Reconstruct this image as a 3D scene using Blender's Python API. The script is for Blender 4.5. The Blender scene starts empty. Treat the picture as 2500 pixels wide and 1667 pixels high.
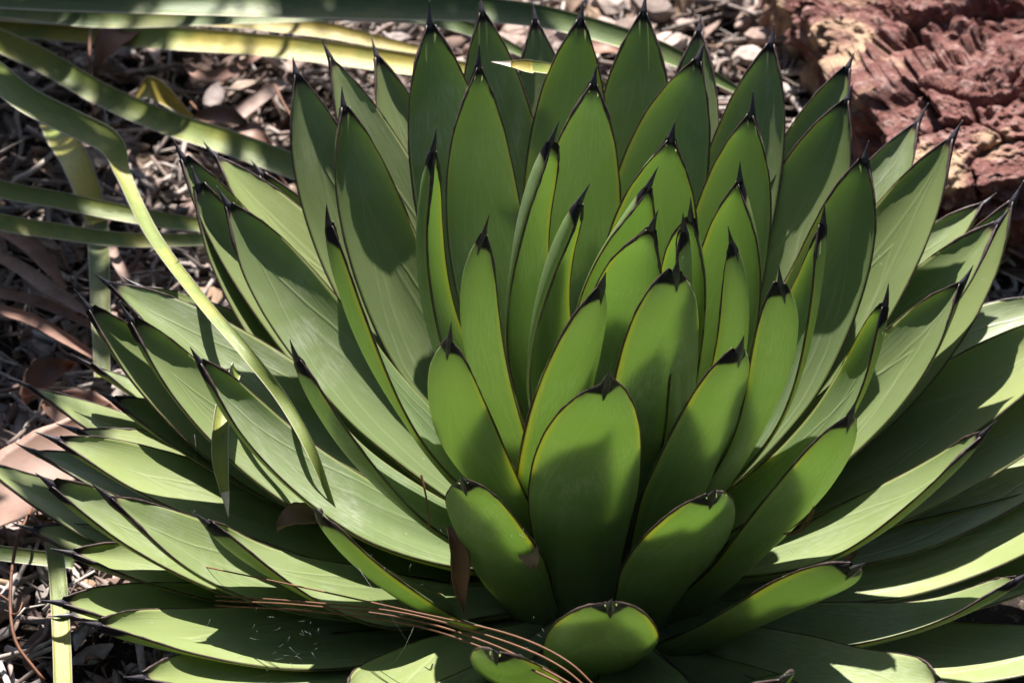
import bpy, math, random
import numpy as np
from mathutils import Vector, noise

# ------------------------------------------------------------------ camera, world, sun, exposure
S = bpy.context.scene
COL = S.collection
R = math.radians
PITCH = R(40.0)
FPX = 5638.0                      # focal length in pixels of a 2500 px wide picture
W0, H0 = 2500.0, 1667.0
FWD = Vector((0, math.cos(PITCH), -math.sin(PITCH)))
UPV = Vector((0, math.sin(PITCH), math.cos(PITCH)))
RGT = Vector((1, 0, 0))

def ray(px, py):
    return (FWD + RGT * ((px - W0 / 2) / FPX) - UPV * ((py - H0 / 2) / FPX)).normalized()

BASE_PX = (1450, 1480)            # foot of the rosette, world origin
CAM = -ray(*BASE_PX) * 1.62

cd = bpy.data.cameras.new('camera')
cam = bpy.data.objects.new('camera', cd)
COL.objects.link(cam)
cam.location = CAM
cam.rotation_euler = (math.pi / 2 - PITCH, 0, 0)
cd.sensor_width = 36.0
cd.lens = 36.0 * FPX / W0
cd.clip_start = 0.05
cd.clip_end = 200.0
cd.dof.use_dof = True
cd.dof.focus_distance = 1.45
cd.dof.aperture_fstop = 11.0
S.camera = cam

SUN_EL, SUN_AZ = 51.0, -2.0        # azimuth measured from +Y (behind the plant) towards +X
world = bpy.data.worlds.new('World')
S.world = world
world.use_nodes = True
wn = world.node_tree.nodes
bg = wn['Background']
sky = wn.new('ShaderNodeTexSky')
sky.sky_type = 'NISHITA'
sky.sun_disc = False
sky.sun_elevation = R(SUN_EL)
sky.sun_rotation = R(SUN_AZ)
world.node_tree.links.new(sky.outputs['Color'], bg.inputs['Color'])
bg.inputs['Strength'].default_value = 0.05
sl = bpy.data.lights.new('sun', 'SUN')
sl.energy = 5.0
sl.angle = R(0.53)
sl.color = (1.0, 0.95, 0.87)
sun = bpy.data.objects.new('sun', sl)
COL.objects.link(sun)
sd = Vector((math.sin(R(SUN_AZ)) * math.cos(R(SUN_EL)), math.cos(R(SUN_AZ)) * math.cos(R(SUN_EL)), math.sin(R(SUN_EL))))
sun.rotation_euler = sd.to_track_quat('Z', 'Y').to_euler()
S.view_settings.view_transform = 'Standard'
S.view_settings.look = 'None'
S.view_settings.exposure = 1.7
S.view_settings.gamma = 1.0
S.render.engine = 'CYCLES'
S.cycles.max_bounces = 8
S.cycles.diffuse_bounces = 5
S.cycles.transmission_bounces = 6

rnd = random.Random(7)

# ------------------------------------------------------------------ helpers
def at(px, py, z=0.0):
    """world point at height z seen at a picture position"""
    d = ray(px, py)
    return CAM + d * ((z - CAM.z) / d.z)

def tag(o, label=None, cat=None, group=None, kind=None):
    if label: o['label'] = label
    if cat: o['category'] = cat
    if group: o['group'] = group
    if kind: o['kind'] = kind
    return o

def empty(name, loc=(0, 0, 0)):
    o = bpy.data.objects.new(name, None)
    o.empty_display_size = 0.05
    o.location = loc
    COL.objects.link(o)
    return o

class MB:
    def __init__(s): s.v, s.f, s.uv, s.m = [], [], [], []
    def add(s, vs, fs, uvs=None, mi=0):
        b = len(s.v)
        s.v += [tuple(v) for v in vs]
        s.uv += (uvs if uvs else [(0, 0)] * len(vs))
        s.f += [tuple(i + b for i in f) for f in fs]
        s.m += [mi] * len(fs)
    def build(s, name, mats, parent=None, smooth=True, origin=None):
        me = bpy.data.meshes.new(name)
        org = Vector(origin) if origin is not None else Vector((0, 0, 0))
        if origin is not None:
            arr = np.array(s.v) - np.array(org)
            vv = arr.tolist()
        else: vv = s.v
        me.from_pydata(vv, [], s.f)
        if not isinstance(mats, (list, tuple)): mats = [mats]
        for m in mats: me.materials.append(m)
        uvl = me.uv_layers.new(name='UVMap')
        li = np.empty(len(me.loops), dtype=np.int32)
        me.loops.foreach_get('vertex_index', li)
        uvl.data.foreach_set('uv', np.array(s.uv, dtype=np.float32)[li].ravel())
        me.polygons.foreach_set('material_index', s.m)
        me.polygons.foreach_set('use_smooth', [smooth] * len(me.polygons))
        me.update()
        o = bpy.data.objects.new(name, me)
        COL.objects.link(o)
        if parent is not None: o.parent = parent
        o.location = org
        return o

def grid_faces(nr, nc, close=False):
    fs = []
    for i in range(nr - 1):
        for j in range(nc - 1 if not close else nc):
            a = i * nc + j; b = i * nc + (j + 1) % nc
            fs.append((a, b, b + nc, a + nc))
    return fs

def interp(tab, u):
    if u <= tab[0][0]: return tab[0][1]
    for i in range(len(tab) - 1):
        (a, x), (b, y) = tab[i], tab[i + 1]
        if u <= b:
            t = (u - a) / (b - a)
            p0 = tab[i - 1][1] if i > 0 else x
            p3 = tab[i + 2][1] if i + 2 < len(tab) else y
            t2, t3 = t * t, t * t * t
            m0, m1 = (y - p0) / 2, (p3 - x) / 2
            return (2 * t3 - 3 * t2 + 1) * x + (t3 - 2 * t2 + t) * m0 + (-2 * t3 + 3 * t2) * y + (t3 - t2) * m1
    return tab[-1][1]

def cat(pts, n):
    """smooth curve through points, n samples"""
    P = [pts[0] * 2 - pts[1]] + list(pts) + [pts[-1] * 2 - pts[-2]]
    m = len(pts) - 1
    out = []
    for k in range(n):
        g = k / (n - 1) * m
        i = min(int(g), m - 1); t = g - i
        a, b, c, d = P[i], P[i + 1], P[i + 2], P[i + 3]
        out.append(0.5 * ((2 * b) + (c - a) * t + (2 * a - 5 * b + 4 * c - d) * t * t + (3 * b - a - 3 * c + d) * t ** 3))
    return out

def tube(mb, pts, rad, nseg=6, mi=0, caps=True):
    n = len(pts)
    prev = None
    vs, uv = [], []
    for i, p in enumerate(pts):
        T = (pts[min(i + 1, n - 1)] - pts[max(i - 1, 0)]).normalized()
        if prev is None:
            a = Vector((0, 0, 1)) if abs(T.z) < .9 else Vector((1, 0, 0))
            N = T.cross(a).normalized()
        else:
            N = (prev - T * prev.dot(T)).normalized()
        prev = N
        B = T.cross(N)
        r = rad[i] if isinstance(rad, (list, tuple)) else rad
        for j in range(nseg):
            a = 2 * math.pi * j / nseg
            vs.append(p + (N * math.cos(a) + B * math.sin(a)) * r)
            uv.append((j / nseg, i / (n - 1)))
    fs = grid_faces(n, nseg, True)
    if caps:
        fs.append(tuple(range(nseg))[::-1]); fs.append(tuple(range((n - 1) * nseg, n * nseg)))
    mb.add(vs, fs, uv, mi)

# ------------------------------------------------------------------ materials
def newmat(name):
    m = bpy.data.materials.new(name); m.use_nodes = True
    nt = m.node_tree
    for n in list(nt.nodes): nt.nodes.remove(n)
    out = nt.nodes.new('ShaderNodeOutputMaterial')
    return m, nt, out

class NT:
    def __init__(s, nt): s.nt = nt
    def n(s, t, **k):
        o = s.nt.nodes.new(t)
        for a, b in k.items():
            if hasattr(o, a): setattr(o, a, b)
        return o
    def l(s, a, b): s.nt.links.new(a, b)
    def val(s, x, inp):
        if isinstance(x, bpy.types.NodeSocket): s.l(x, inp)
        else: inp.default_value = x
    def math(s, op, a, b=0.0, clamp=False):
        o = s.n('ShaderNodeMath'); o.operation = op; o.use_clamp = clamp
        s.val(a, o.inputs[0]); s.val(b, o.inputs[1]); return o.outputs[0]
    def noise(s, vec, scale, detail=3.0, rough=.55, dist=0.0):
        o = s.n('ShaderNodeTexNoise'); o.inputs['Scale'].default_value = scale
        o.inputs['Detail'].default_value = detail; o.inputs['Roughness'].default_value = rough
        o.inputs['Distortion'].default_value = dist
        s.l(vec, o.inputs['Vector']); return o.outputs['Fac']
    def ramp(s, fac, stops, interp='LINEAR'):
        o = s.n('ShaderNodeValToRGB'); o.color_ramp.interpolation = interp
        e = o.color_ramp.elements
        while len(e) < len(stops): e.new(0.5)
        for x, (p, c) in zip(e, stops):
            x.position = p; x.color = (c + (1,)) if isinstance(c, tuple) else (c, c, c, 1)
        s.l(fac, o.inputs[0]); return o.outputs[0]
    def mix(s, fac, a, b, mode='MIX'):
        o = s.n('ShaderNodeMix'); o.data_type = 'RGBA'; o.blend_type = mode
        s.val(fac, o.inputs[0])
        for x, i in ((a, 6), (b, 7)):
            if isinstance(x, tuple): o.inputs[i].default_value = x + (1,)
            else: s.l(x, o.inputs[i])
        return o.outputs[2]
    def mapping(s, vec, scale):
        o = s.n('ShaderNodeMapping'); o.inputs['Scale'].default_value = scale
        s.l(vec, o.inputs['Vector']); return o.outputs[0]
    def bump(s, h, strength, dist):
        o = s.n('ShaderNodeBump'); o.inputs['Strength'].default_value = strength
        o.inputs['Distance'].default_value = dist; s.l(h, o.inputs['Height']); return o.outputs[0]

def agave_material():
    m, nt, out = newmat('agave_leaf_skin')
    k = NT(nt)
    tc = k.n('ShaderNodeTexCoord')
    uv = k.n('ShaderNodeSeparateXYZ'); k.l(tc.outputs['UV'], uv.inputs[0])
    sx, u = uv.outputs[0], uv.outputs[1]           # sx: 0..1 across, u along (0 base, 1 spine); >1.5 on the outer face
    info = k.n('ShaderNodeObjectInfo')
    obj = k.n('ShaderNodeVectorMath'); obj.operation = 'ADD'
    k.l(tc.outputs['Object'], obj.inputs[0]); k.l(info.outputs['Location'], obj.inputs[1])
    P = tc.outputs['Object']
    # |s| 0 in the middle, 1 at the margin
    s = k.math('ABSOLUTE', k.math('SUBTRACT', k.math('MULTIPLY', k.math('FRACT', sx), 2.0), 1.0))
    stv = k.n('ShaderNodeCombineXYZ'); k.l(k.math('MULTIPLY', sx, 14.0), stv.inputs[0]); k.l(k.math('MULTIPLY', u, 2.0), stv.inputs[1]); k.l(k.math('MULTIPLY', info.outputs['Random'], 40.0), stv.inputs[2])
    streak = k.noise(stv.outputs[0], 3.0, 4, .6)
    broad = k.noise(P, 9.0, 3, .5)
    fine = k.noise(P, 160.0, 4, .6)
    mottle = k.noise(P, 45.0, 5, .65, .6)
    base = k.mix(k.ramp(broad, [(.3, 0.0), (.7, 1.0)]), (.140, .205, .085), (.202, .275, .126))
    yel = k.mix(k.ramp(broad, [(.3, 0.0), (.7, 1.0)]), (.265, .328, .108), (.365, .412, .150))
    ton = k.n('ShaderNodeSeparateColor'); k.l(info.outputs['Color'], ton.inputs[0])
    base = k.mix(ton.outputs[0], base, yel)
    base = k.mix(k.ramp(streak, [(.45, 0.0), (.75, .24)]), base, (.33, .38, .20))
    base = k.mix(k.ramp(info.outputs['Random'], [(0, 0.0), (1, .45)]), base, (.19, .27, .14))
    # pale waxy bloom, scuffed into patches, lengthwise streaks and flecks
    bl1 = k.ramp(k.noise(P, 12.0, 4, .6, .8), [(.44, 0.0), (.62, 1.0)])
    stv2 = k.n('ShaderNodeCombineXYZ'); k.l(k.math('MULTIPLY', sx, 60.0), stv2.inputs[0]); k.l(k.math('MULTIPLY', u, 26.0), stv2.inputs[1]); k.l(info.outputs['Random'], stv2.inputs[2])
    dash = k.noise(stv2.outputs[0], 1.0, 4, .7, .4)
    bl2 = k.ramp(dash, [(.44, 0.12), (.62, 1.0)])
    bloom = k.math('MULTIPLY', k.math('MULTIPLY', bl1, bl2), k.ramp(info.outputs['Random'], [(.15, .15), (.8, .75)]))
    base = k.mix(bloom, base, (.50, .54, .44))
    vo = k.n('ShaderNodeTexVoronoi'); vo.inputs['Scale'].default_value = 80.0; k.l(P, vo.inputs['Vector'])
    spk = k.math('MULTIPLY', k.math('LESS_THAN', vo.outputs['Distance'], .075), k.ramp(k.noise(P, 22.0, 2), [(.5, 0.0), (.56, 1.0)]))
    base = k.mix(k.math('MULTIPLY', spk, .45), base, (.42, .46, .36))
    # yellow hyaline band beside the horny margin, dull purple-black staining near the spine
    band = k.ramp(s, [(.86, 0.0), (.95, 1.0)])
    base = k.mix(k.math('MULTIPLY', band, .10), base, (.40, .38, .05))
    uu = k.math('ADD', u, k.math('MULTIPLY', k.math('POWER', s, 5.0), .018))
    uu = k.math('ADD', uu, k.math('MULTIPLY', k.math('SUBTRACT', mottle, .5), .012))
    uu = k.math('ADD', uu, k.math('MULTIPLY', k.math('GREATER_THAN', sx, 1.5), .012))
    dark = k.ramp(uu, [(.980, 0.0), (.986, 1.0)])
    pinkish = k.ramp(uu, [(.968, 0.0), (.981, 1.0)])
    base = k.mix(k.math('MULTIPLY', pinkish, .45), base, (.20, .10, .07))
    rim = k.ramp(s, [(.965, 0.0), (.985, 1.0)])
    base = k.mix(rim, base, (.045, .018, .014))
    base = k.mix(dark, base, (.016, .012, .017))
    basey = k.ramp(u, [(.02, 1.0), (.20, 0.0)])
    base = k.mix(k.math('MULTIPLY', basey, .6), base, (.27, .33, .17))
    q = k.math('POWER', k.math('DIVIDE', u, k.math('ADD', k.math('MULTIPLY', info.outputs['Random'], .22), .74)), 3.0)
    wob = k.math('MULTIPLY', k.math('SUBTRACT', broad, .5), .5)
    dl = k.math('ABSOLUTE', k.math('SUBTRACT', k.math('ADD', s, wob), k.math('MULTIPLY', k.math('SUBTRACT', 1.0, q), .82)))
    line = k.ramp(dl, [(.0, 1.0), (.05, 0.0)])
    q2 = k.math('POWER', k.math('DIVIDE', u, k.math('ADD', k.math('MULTIPLY', info.outputs['Random'], -.25), .92)), 2.0)
    dl2 = k.math('ABSOLUTE', k.math('SUBTRACT', k.math('ADD', s, wob), k.math('MULTIPLY', k.math('SUBTRACT', 1.0, q2), .55)))
    line = k.math('ADD', line, k.math('MULTIPLY', k.ramp(dl2, [(.0, 1.0), (.07, 0.0)]), .7))
    base = k.mix(k.math('MULTIPLY', k.math('MULTIPLY', line, k.math('SUBTRACT', 1.0, rim)), .22), base, (.44, .50, .30))
    pb = k.n('ShaderNodeBsdfPrincipled')
    k.l(base, pb.inputs['Base Color'])
    k.l(k.ramp(fine, [(.3, .36), (.8, .52)]), pb.inputs['Roughness'])
    pb.inputs['Specular IOR Level'].default_value = .38
    # imprints of neighbouring leaves + fibres
    h = k.math('ADD', k.math('MULTIPLY', line, .45), k.math('ADD', k.math('MULTIPLY', streak, .35), k.math('MULTIPLY', fine, .10)))
    nrm = k.bump(h, .30, .0020)
    k.l(nrm, pb.inputs['Normal'])
    tr = k.n('ShaderNodeBsdfTranslucent')
    tcol = k.mix(k.math('MULTIPLY', band, .6), (.430, .590, .205), (.96, .86, .06))
    tcol = k.mix(k.math('MULTIPLY', k.ramp(broad, [(.3, 0.0), (.7, 1.0)]), .5), tcol, (.52, .63, .23))
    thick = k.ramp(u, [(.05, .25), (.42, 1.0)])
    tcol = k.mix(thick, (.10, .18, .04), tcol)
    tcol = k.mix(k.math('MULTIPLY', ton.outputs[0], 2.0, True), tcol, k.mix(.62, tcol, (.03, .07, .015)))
    tcol = k.mix(rim, tcol, (.10, .02, .0))
    tcol = k.mix(dark, tcol, (0.0, 0.0, 0.0))
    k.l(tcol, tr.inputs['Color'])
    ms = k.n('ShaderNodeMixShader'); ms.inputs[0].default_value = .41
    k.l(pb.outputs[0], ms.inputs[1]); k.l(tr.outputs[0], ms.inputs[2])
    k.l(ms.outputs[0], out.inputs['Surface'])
    return m

def simple_mat(name, c1, c2, scale=30.0, rough=.7, bump=.3, bdist=.002, stretch=(1, 1, 1), spec=.3, objrand=0.0, c3=None, trans=0.0):
    m, nt, out = newmat(name); k = NT(nt)
    tc = k.n('ShaderNodeTexCoord'); P = k.mapping(tc.outputs['Object'], stretch)
    f = k.noise(P, scale, 5, .6, .3)
    col = k.mix(k.ramp(f, [(.3, 0.0), (.7, 1.0)]), c1, c2)
    if c3 is not None:
        g = k.noise(P, scale * .22, 2, .5)
        col = k.mix(k.ramp(g, [(.45, 0.0), (.6, 1.0)]), col, c3)
    if objrand:
        info = k.n('ShaderNodeObjectInfo')
        hs = k.n('ShaderNodeHueSaturation'); k.l(col, hs.inputs['Color'])
        k.l(k.math('ADD', k.math('MULTIPLY', info.outputs['Random'], objrand), 1 - objrand / 2), hs.inputs['Value'])
        col = hs.outputs[0]
    pb = k.n('ShaderNodeBsdfPrincipled'); k.l(col, pb.inputs['Base Color'])
    pb.inputs['Roughness'].default_value = rough; pb.inputs['Specular IOR Level'].default_value = spec
    k.l(k.bump(f, bump, bdist), pb.inputs['Normal'])
    if trans:
        tr = k.n('ShaderNodeBsdfTranslucent'); k.l(col, tr.inputs['Color'])
        ms = k.n('ShaderNodeMixShader'); ms.inputs[0].default_value = trans
        k.l(pb.outputs[0], ms.inputs[1]); k.l(tr.outputs[0], ms.inputs[2]); k.l(ms.outputs[0], out.inputs['Surface'])
    else: k.l(pb.outputs[0], out.inputs['Surface'])
    return m

M_LEAF = agave_material()
M_SPINE = simple_mat('black_spine', (.010, .008, .012), (.055, .047, .062), 220, .42, .5, .0006, (1, 1, 1), .5)
M_MARGIN = simple_mat('horny_margin', (.020, .009, .008), (.085, .055, .055), 260, .5, .4, .0005, (1, 1, 1), .4)

# ------------------------------------------------------------------ ground
def gz(x, y):
    """height of the soil"""
    v = Vector((x * 2.2, y * 2.2, 3.1))
    return .035 * noise.noise(v) + .012 * noise.noise(v * 4) - .02

def ground():
    m, nt, out = newmat('dark_soil'); k = NT(nt)
    tc = k.n('ShaderNodeTexCoord'); P = tc.outputs['Object']
    a = k.noise(P, 26.0, 8, .7); b = k.noise(P, 140.0, 5, .7)
    col = k.mix(k.ramp(a, [(.35, 0.0), (.65, 1.0)]), (.018, .013, .011), (.055, .041, .034))
    col = k.mix(k.ramp(b, [(.55, 0.0), (.68, 1.0)]), col, (.20, .16, .135))
    pb = k.n('ShaderNodeBsdfPrincipled'); k.l(col, pb.inputs['Base Color']); pb.inputs['Roughness'].default_value = .95
    pb.inputs['Specular IOR Level'].default_value = .15
    k.l(k.bump(k.math('ADD', a, k.math('MULTIPLY', b, .5)), .9, .02), pb.inputs['Normal'])
    k.l(pb.outputs[0], out.inputs['Surface'])
    xs = [-30, -15, -8, -4, -3, -2.4] + [-2 + i * .04 for i in range(101)] + [2.4, 3, 4, 8, 15, 30]
    ys = [-30, -15, -8, -4, -3, -2] + [-1.2 + i * .04 for i in range(101)] + [3.2, 4, 8, 15, 30]
    mb = MB()
    mb.add([(x, y, gz(x, y)) for y in ys for x in xs], grid_faces(len(ys), len(xs)))
    o = mb.build('ground', m); tag(o, kind='structure', label='dark bare soil under the leaf litter')
ground()

# ------------------------------------------------------------------ agave
WID = [(0, .80), (.08, .76), (.2, .78), (.36, .90), (.50, 1.0), (.66, .96), (.78, .84), (.87, .66), (.935, .43), (.975, .22), (1.0, .08)]
THK = [(0, .011), (.15, .009), (.4, .006), (.7, .0042), (.95, .0030), (1.0, .0028)]
NU, NS = 44, 13
agave = empty('agave', (0, 0, 0))
tag(agave, 'large dense agave rosette of broad green black-spined leaves filling the photo', 'agave')
LEAFINFO = []

def build_leaf(tip, att, inward, W, ctrl=None, sag=.045, roll=0.0, fold=1.0, seed=0, label=None, tone=0.0, spine=.0145):
    rg = random.Random(seed * 13 + 5)
    chord = tip - att; L = chord.length; cd_ = chord.normalized()
    e = math.asin(max(-1, min(1, cd_.z)))
    up = Vector((0, 0, 1))
    nref = (up * math.cos(e) + inward * math.sin(e))
    nref = (nref - cd_ * nref.dot(cd_)).normalized()
    if ctrl is None: ctrl = att + chord * .5 - nref * (sag * L * 2)
    ph1, ph2 = rg.uniform(0, 6.28), rg.uniform(0, 6.28)
    wav = rg.uniform(.0008, .0024)
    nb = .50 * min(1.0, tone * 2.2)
    def C0(u): return att * (1 - u) ** 2 + ctrl * (2 * u * (1 - u)) + tip * (u * u)
    tab = [0.0]
    for i in range(40): tab.append(tab[-1] + (C0((i + 1) / 40) - C0(i / 40)).length)
    def U(a):
        t_ = a * tab[-1]
        for i in range(40):
            if t_ <= tab[i + 1] + 1e-9: return (i + (t_ - tab[i]) / (tab[i + 1] - tab[i])) / 40
        return 1.0
    def C(a): return C0(U(a))
    def Tn(a): u = U(a); return ((ctrl - att) * (1 - u) + (tip - ctrl) * u).normalized()
    us = [i / (NU - 1) for i in range(NU)]
    us = [1 - (1 - u) ** 1.25 for u in us]
    top, bot, uvt, uvb, edgeL, edgeR = [], [], [], [], [], []
    rowsN = []
    for u in us:
        p, T = C(u), Tn(u)
        N = (nref - T * nref.dot(T)).normalized()
        B = T.cross(N).normalized()
        a = R(roll) * (0.3 + .7 * u)
        N, B = (N * math.cos(a) + B * math.sin(a)), (B * math.cos(a) - N * math.sin(a))
        hw = W * .5 * interp(WID, u) * (1 - nb * (1 - min(1.0, u / .48)) ** 1.3)
        fa = R(interp([(0, 34), (.3, 22), (.6, 20), (.85, 28), (1, 50)], u)) * fold
        th = interp(THK, u)
        rr = hw / fa                                     # arc radius (arc length = half width)
        rt, rb = [], []
        for j in range(NS):
            s = -1 + 2 * j / (NS - 1)
            s = math.copysign(1 - (1 - abs(s)) ** 1.3, s)
            ang = fa * s
            x = rr * math.sin(ang); z = rr * (1 - math.cos(ang)) - rr * (1 - math.cos(fa)) * .35
            z += wav * math.sin(u * 9 + ph1 + s * 2) * abs(s) + wav * .8 * math.sin(u * 5 + ph2) * s
            z -= .0016 * math.exp(-(s / .22) ** 2) * (1 - u)
            nn = (N * math.cos(ang) - B * math.sin(ang))
            q = p + B * x + N * z
            t_ = th * (max(0.0, 1 - s * s)) ** .55 + .0007
            t_ = min(t_, hw * .9 + .0006)
            rt.append(q + nn * .0003); rb.append(q - nn * t_)
            uvt.append(((s + 1) / 2 * .998 + .001, u)); uvb.append(((s + 1) / 2 * .998 + 2.001, u))
        top += rt; bot += rb
        edgeL.append((rt[0] + rb[0]) / 2); edgeR.append((rt[-1] + rb[-1]) / 2)
        rowsN.append((p, T, N, B, hw, rt[NS // 2], rb[NS // 2]))
    mb = MB()
    gt = grid_faces(NU, NS)
    mb.add(top, gt, uvt)
    mb.add(bot, [f[::-1] for f in gt], uvb)
    o_ = NU * NS
    side = []
    for i in range(NU - 1):
        a, b = i * NS, (i + 1) * NS
        side.append((a, b, b + o_, a + o_))
        a, b = i * NS + NS - 1, (i + 1) * NS + NS - 1
        side.append((b, a, a + o_, b + o_))
    mb.f += side; mb.m += [0] * len(side)
    leaf = mb.build('leaf', M_LEAF, agave, origin=att)
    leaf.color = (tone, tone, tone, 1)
    if label: leaf['label'] = label
    # spine: needle growing out of the blade end, with a keel running down the outer face
    p, T, N, B, hw, tt, bb = rowsN[-1]
    sb = MB(); nseg = 8; n = 9
    vs, uv = [], []
    Ls = spine * rg.uniform(.85, 1.2)
    bend = rg.uniform(-.06, .06); bend2 = rg.uniform(-.04, .08)
    k0 = NU - 5
    ring = []
    for i in range(5):
        pp, TT, NN, BB, h_, t0, b0 = rowsN[k0 + i]
        f = .35 + .65 * i / 4
        g_ = i / 4
        ring.append((b0 + (t0 - b0) * (.10 + .40 * g_), TT, NN, BB, .0004 + (h_ * 1.06 - .0004) * g_ ** 1.6, .0004 + ((t0 - b0).length / 2 + .0004) * g_))
    c0 = ring[-1]
    for i in range(1, n + 1):
        f = i / n
        c = c0[0] + T * (Ls * f) + B * (bend * Ls * f * f) + N * (bend2 * Ls * f * f)
        rr = (1 - f) ** .9
        ring.append((c, T, N, B, c0[4] * rr * (1 - .45 * f) + .00012, c0[5] * rr * (1 - .3 * f) + .00012))
    for c, TT, NN, BB, ra, rb2 in ring:
        for j in range(nseg):
            a = 2 * math.pi * j / nseg
            vs.append(c + BB * (math.cos(a) * ra) + NN * (math.sin(a) * rb2)); uv.append((j / nseg, 0))
    fs = grid_faces(len(ring), nseg, True); fs.append(tuple(range(nseg))[::-1]); fs.append(tuple(range((len(ring) - 1) * nseg, len(ring) * nseg)))
    sb.add(vs, fs, uv)
    so = sb.build('spine', M_SPINE, leaf); 
    so.matrix_parent_inverse.identity(); so.data.transform(__import__('mathutils').Matrix.Translation(-att))
    # horny margins
    gb = MB()
    for ed in (edgeL, edgeR):
        pts = [e_ for e_, u in zip(ed, us) if u > .12]; uu = [u for u in us if u > .12]
        rad = []
        for u in uu:
            r_ = .00034 + .0003 * max(0, (u - .55) / .45) ** 1.5 + .0007 * max(0, (u - .86) / .14) * (1 - max(0, (u - .955) / .045)) - .0002 * max(0, (u - .955) / .045)
            rad.append(r_ * (1 + .35 * rg.uniform(-1, 1) + .3 * math.sin(u * 23 + ph1)))
        tube(gb, pts, rad, 5)
    go = gb.build('margin', M_MARGIN, leaf)
    go.data.transform(__import__('mathutils').Matrix.Translation(-att))
    return L, math.degrees(e)

AX_TOP = Vector((.012, .012, .062))       # stem axis leans a touch
def leaf(tx, ty, t, W=.066, mid=None, **kw):
    """tx,ty: picture position of the blade tip;  t: degrees its chord leans out of the picture plane towards the viewer"""
    d = ray(tx, ty); st = math.sin(R(t)); W *= .93
    if tx < 900 and ty > 600: kw.setdefault('sag', .02)
    att = Vector((0, 0, .05)); q = .5
    ov = kw.pop('att', None)
    Lmin = kw.pop('L', .27 if ty > 780 and 700 < tx < 2150 else .205)
    t0 = t
    for it in range(60):
        # depth solve by bisection along the ray
        lo, hi = .7, 2.6
        def g(k):
            v = CAM + d * k - att
            return (-v.dot(FWD)) / v.length - st
        for _ in range(40):
            mi_ = (lo + hi) / 2
            if g(mi_) > 0: lo = mi_
            else: hi = mi_
        P = CAM + d * ((lo + hi) / 2)
        v = P - att
        e = math.degrees(math.atan2(v.z, math.hypot(v.x, v.y)))
        hz = Vector((v.x, v.y, 0)); hz = hz.normalized() if hz.length > 1e-4 else Vector((0, -1, 0))
        q = max(0.0, min(1.0, (e - 2) / 78.0))
        r = .062 * (1 - q) ** .8 + .012
        new = AX_TOP * (0.05 + .95 * q) + hz * r
        if v.length < Lmin or t > t0: t = max(t0, min(88, t + 18 * (Lmin - v.length) / Lmin)); st = math.sin(R(t))
        att = at(*ov) if ov else att * .5 + new * .5
    P = CAM + d * ((lo + hi) / 2)
    ctrl = None
    if mid:
        chord = P - att; L = chord.length; cdv = chord.normalized()
        ee = math.asin(cdv.z); nref = Vector((0, 0, 1)) * math.cos(ee) - hz * math.sin(ee)
        nref = (nref - cdv * nref.dot(cdv)).normalized()
        c0 = att + chord * .5 - nref * (kw.get('sag', .045) * L)
        va = att - CAM; D_ = va.dot(FWD)
        ax_, ay_ = W0 / 2 + va.x / D_ * FPX, H0 / 2 - va.dot(UPV) / D_ * FPX
        da = math.hypot(ax_ - mid[0], ay_ - mid[1]); db = math.hypot(tx - mid[0], ty - mid[1])
        um = max(.25, min(.8, da / (da + db)))
        cs = att * (1 - um) ** 2 + c0 * (2 * um * (1 - um)) + P * um * um
        md = ray(*mid); mp = CAM + md * ((cs - CAM).dot(FWD) / md.dot(FWD))
        c1 = (mp - att * (1 - um) ** 2 - P * um * um) / (2 * um * (1 - um))
        off = c1 - c0
        if off.length > .22 * L: off *= .22 * L / off.length
        ctrl = c0 + off
    n = len(LEAFINFO)
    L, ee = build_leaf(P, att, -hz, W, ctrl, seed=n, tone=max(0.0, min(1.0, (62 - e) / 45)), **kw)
    LEAFINFO.append((tx, ty, round(L, 3), round(ee), round(math.degrees(math.atan2(hz.x, hz.y))), round(t)))

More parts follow.
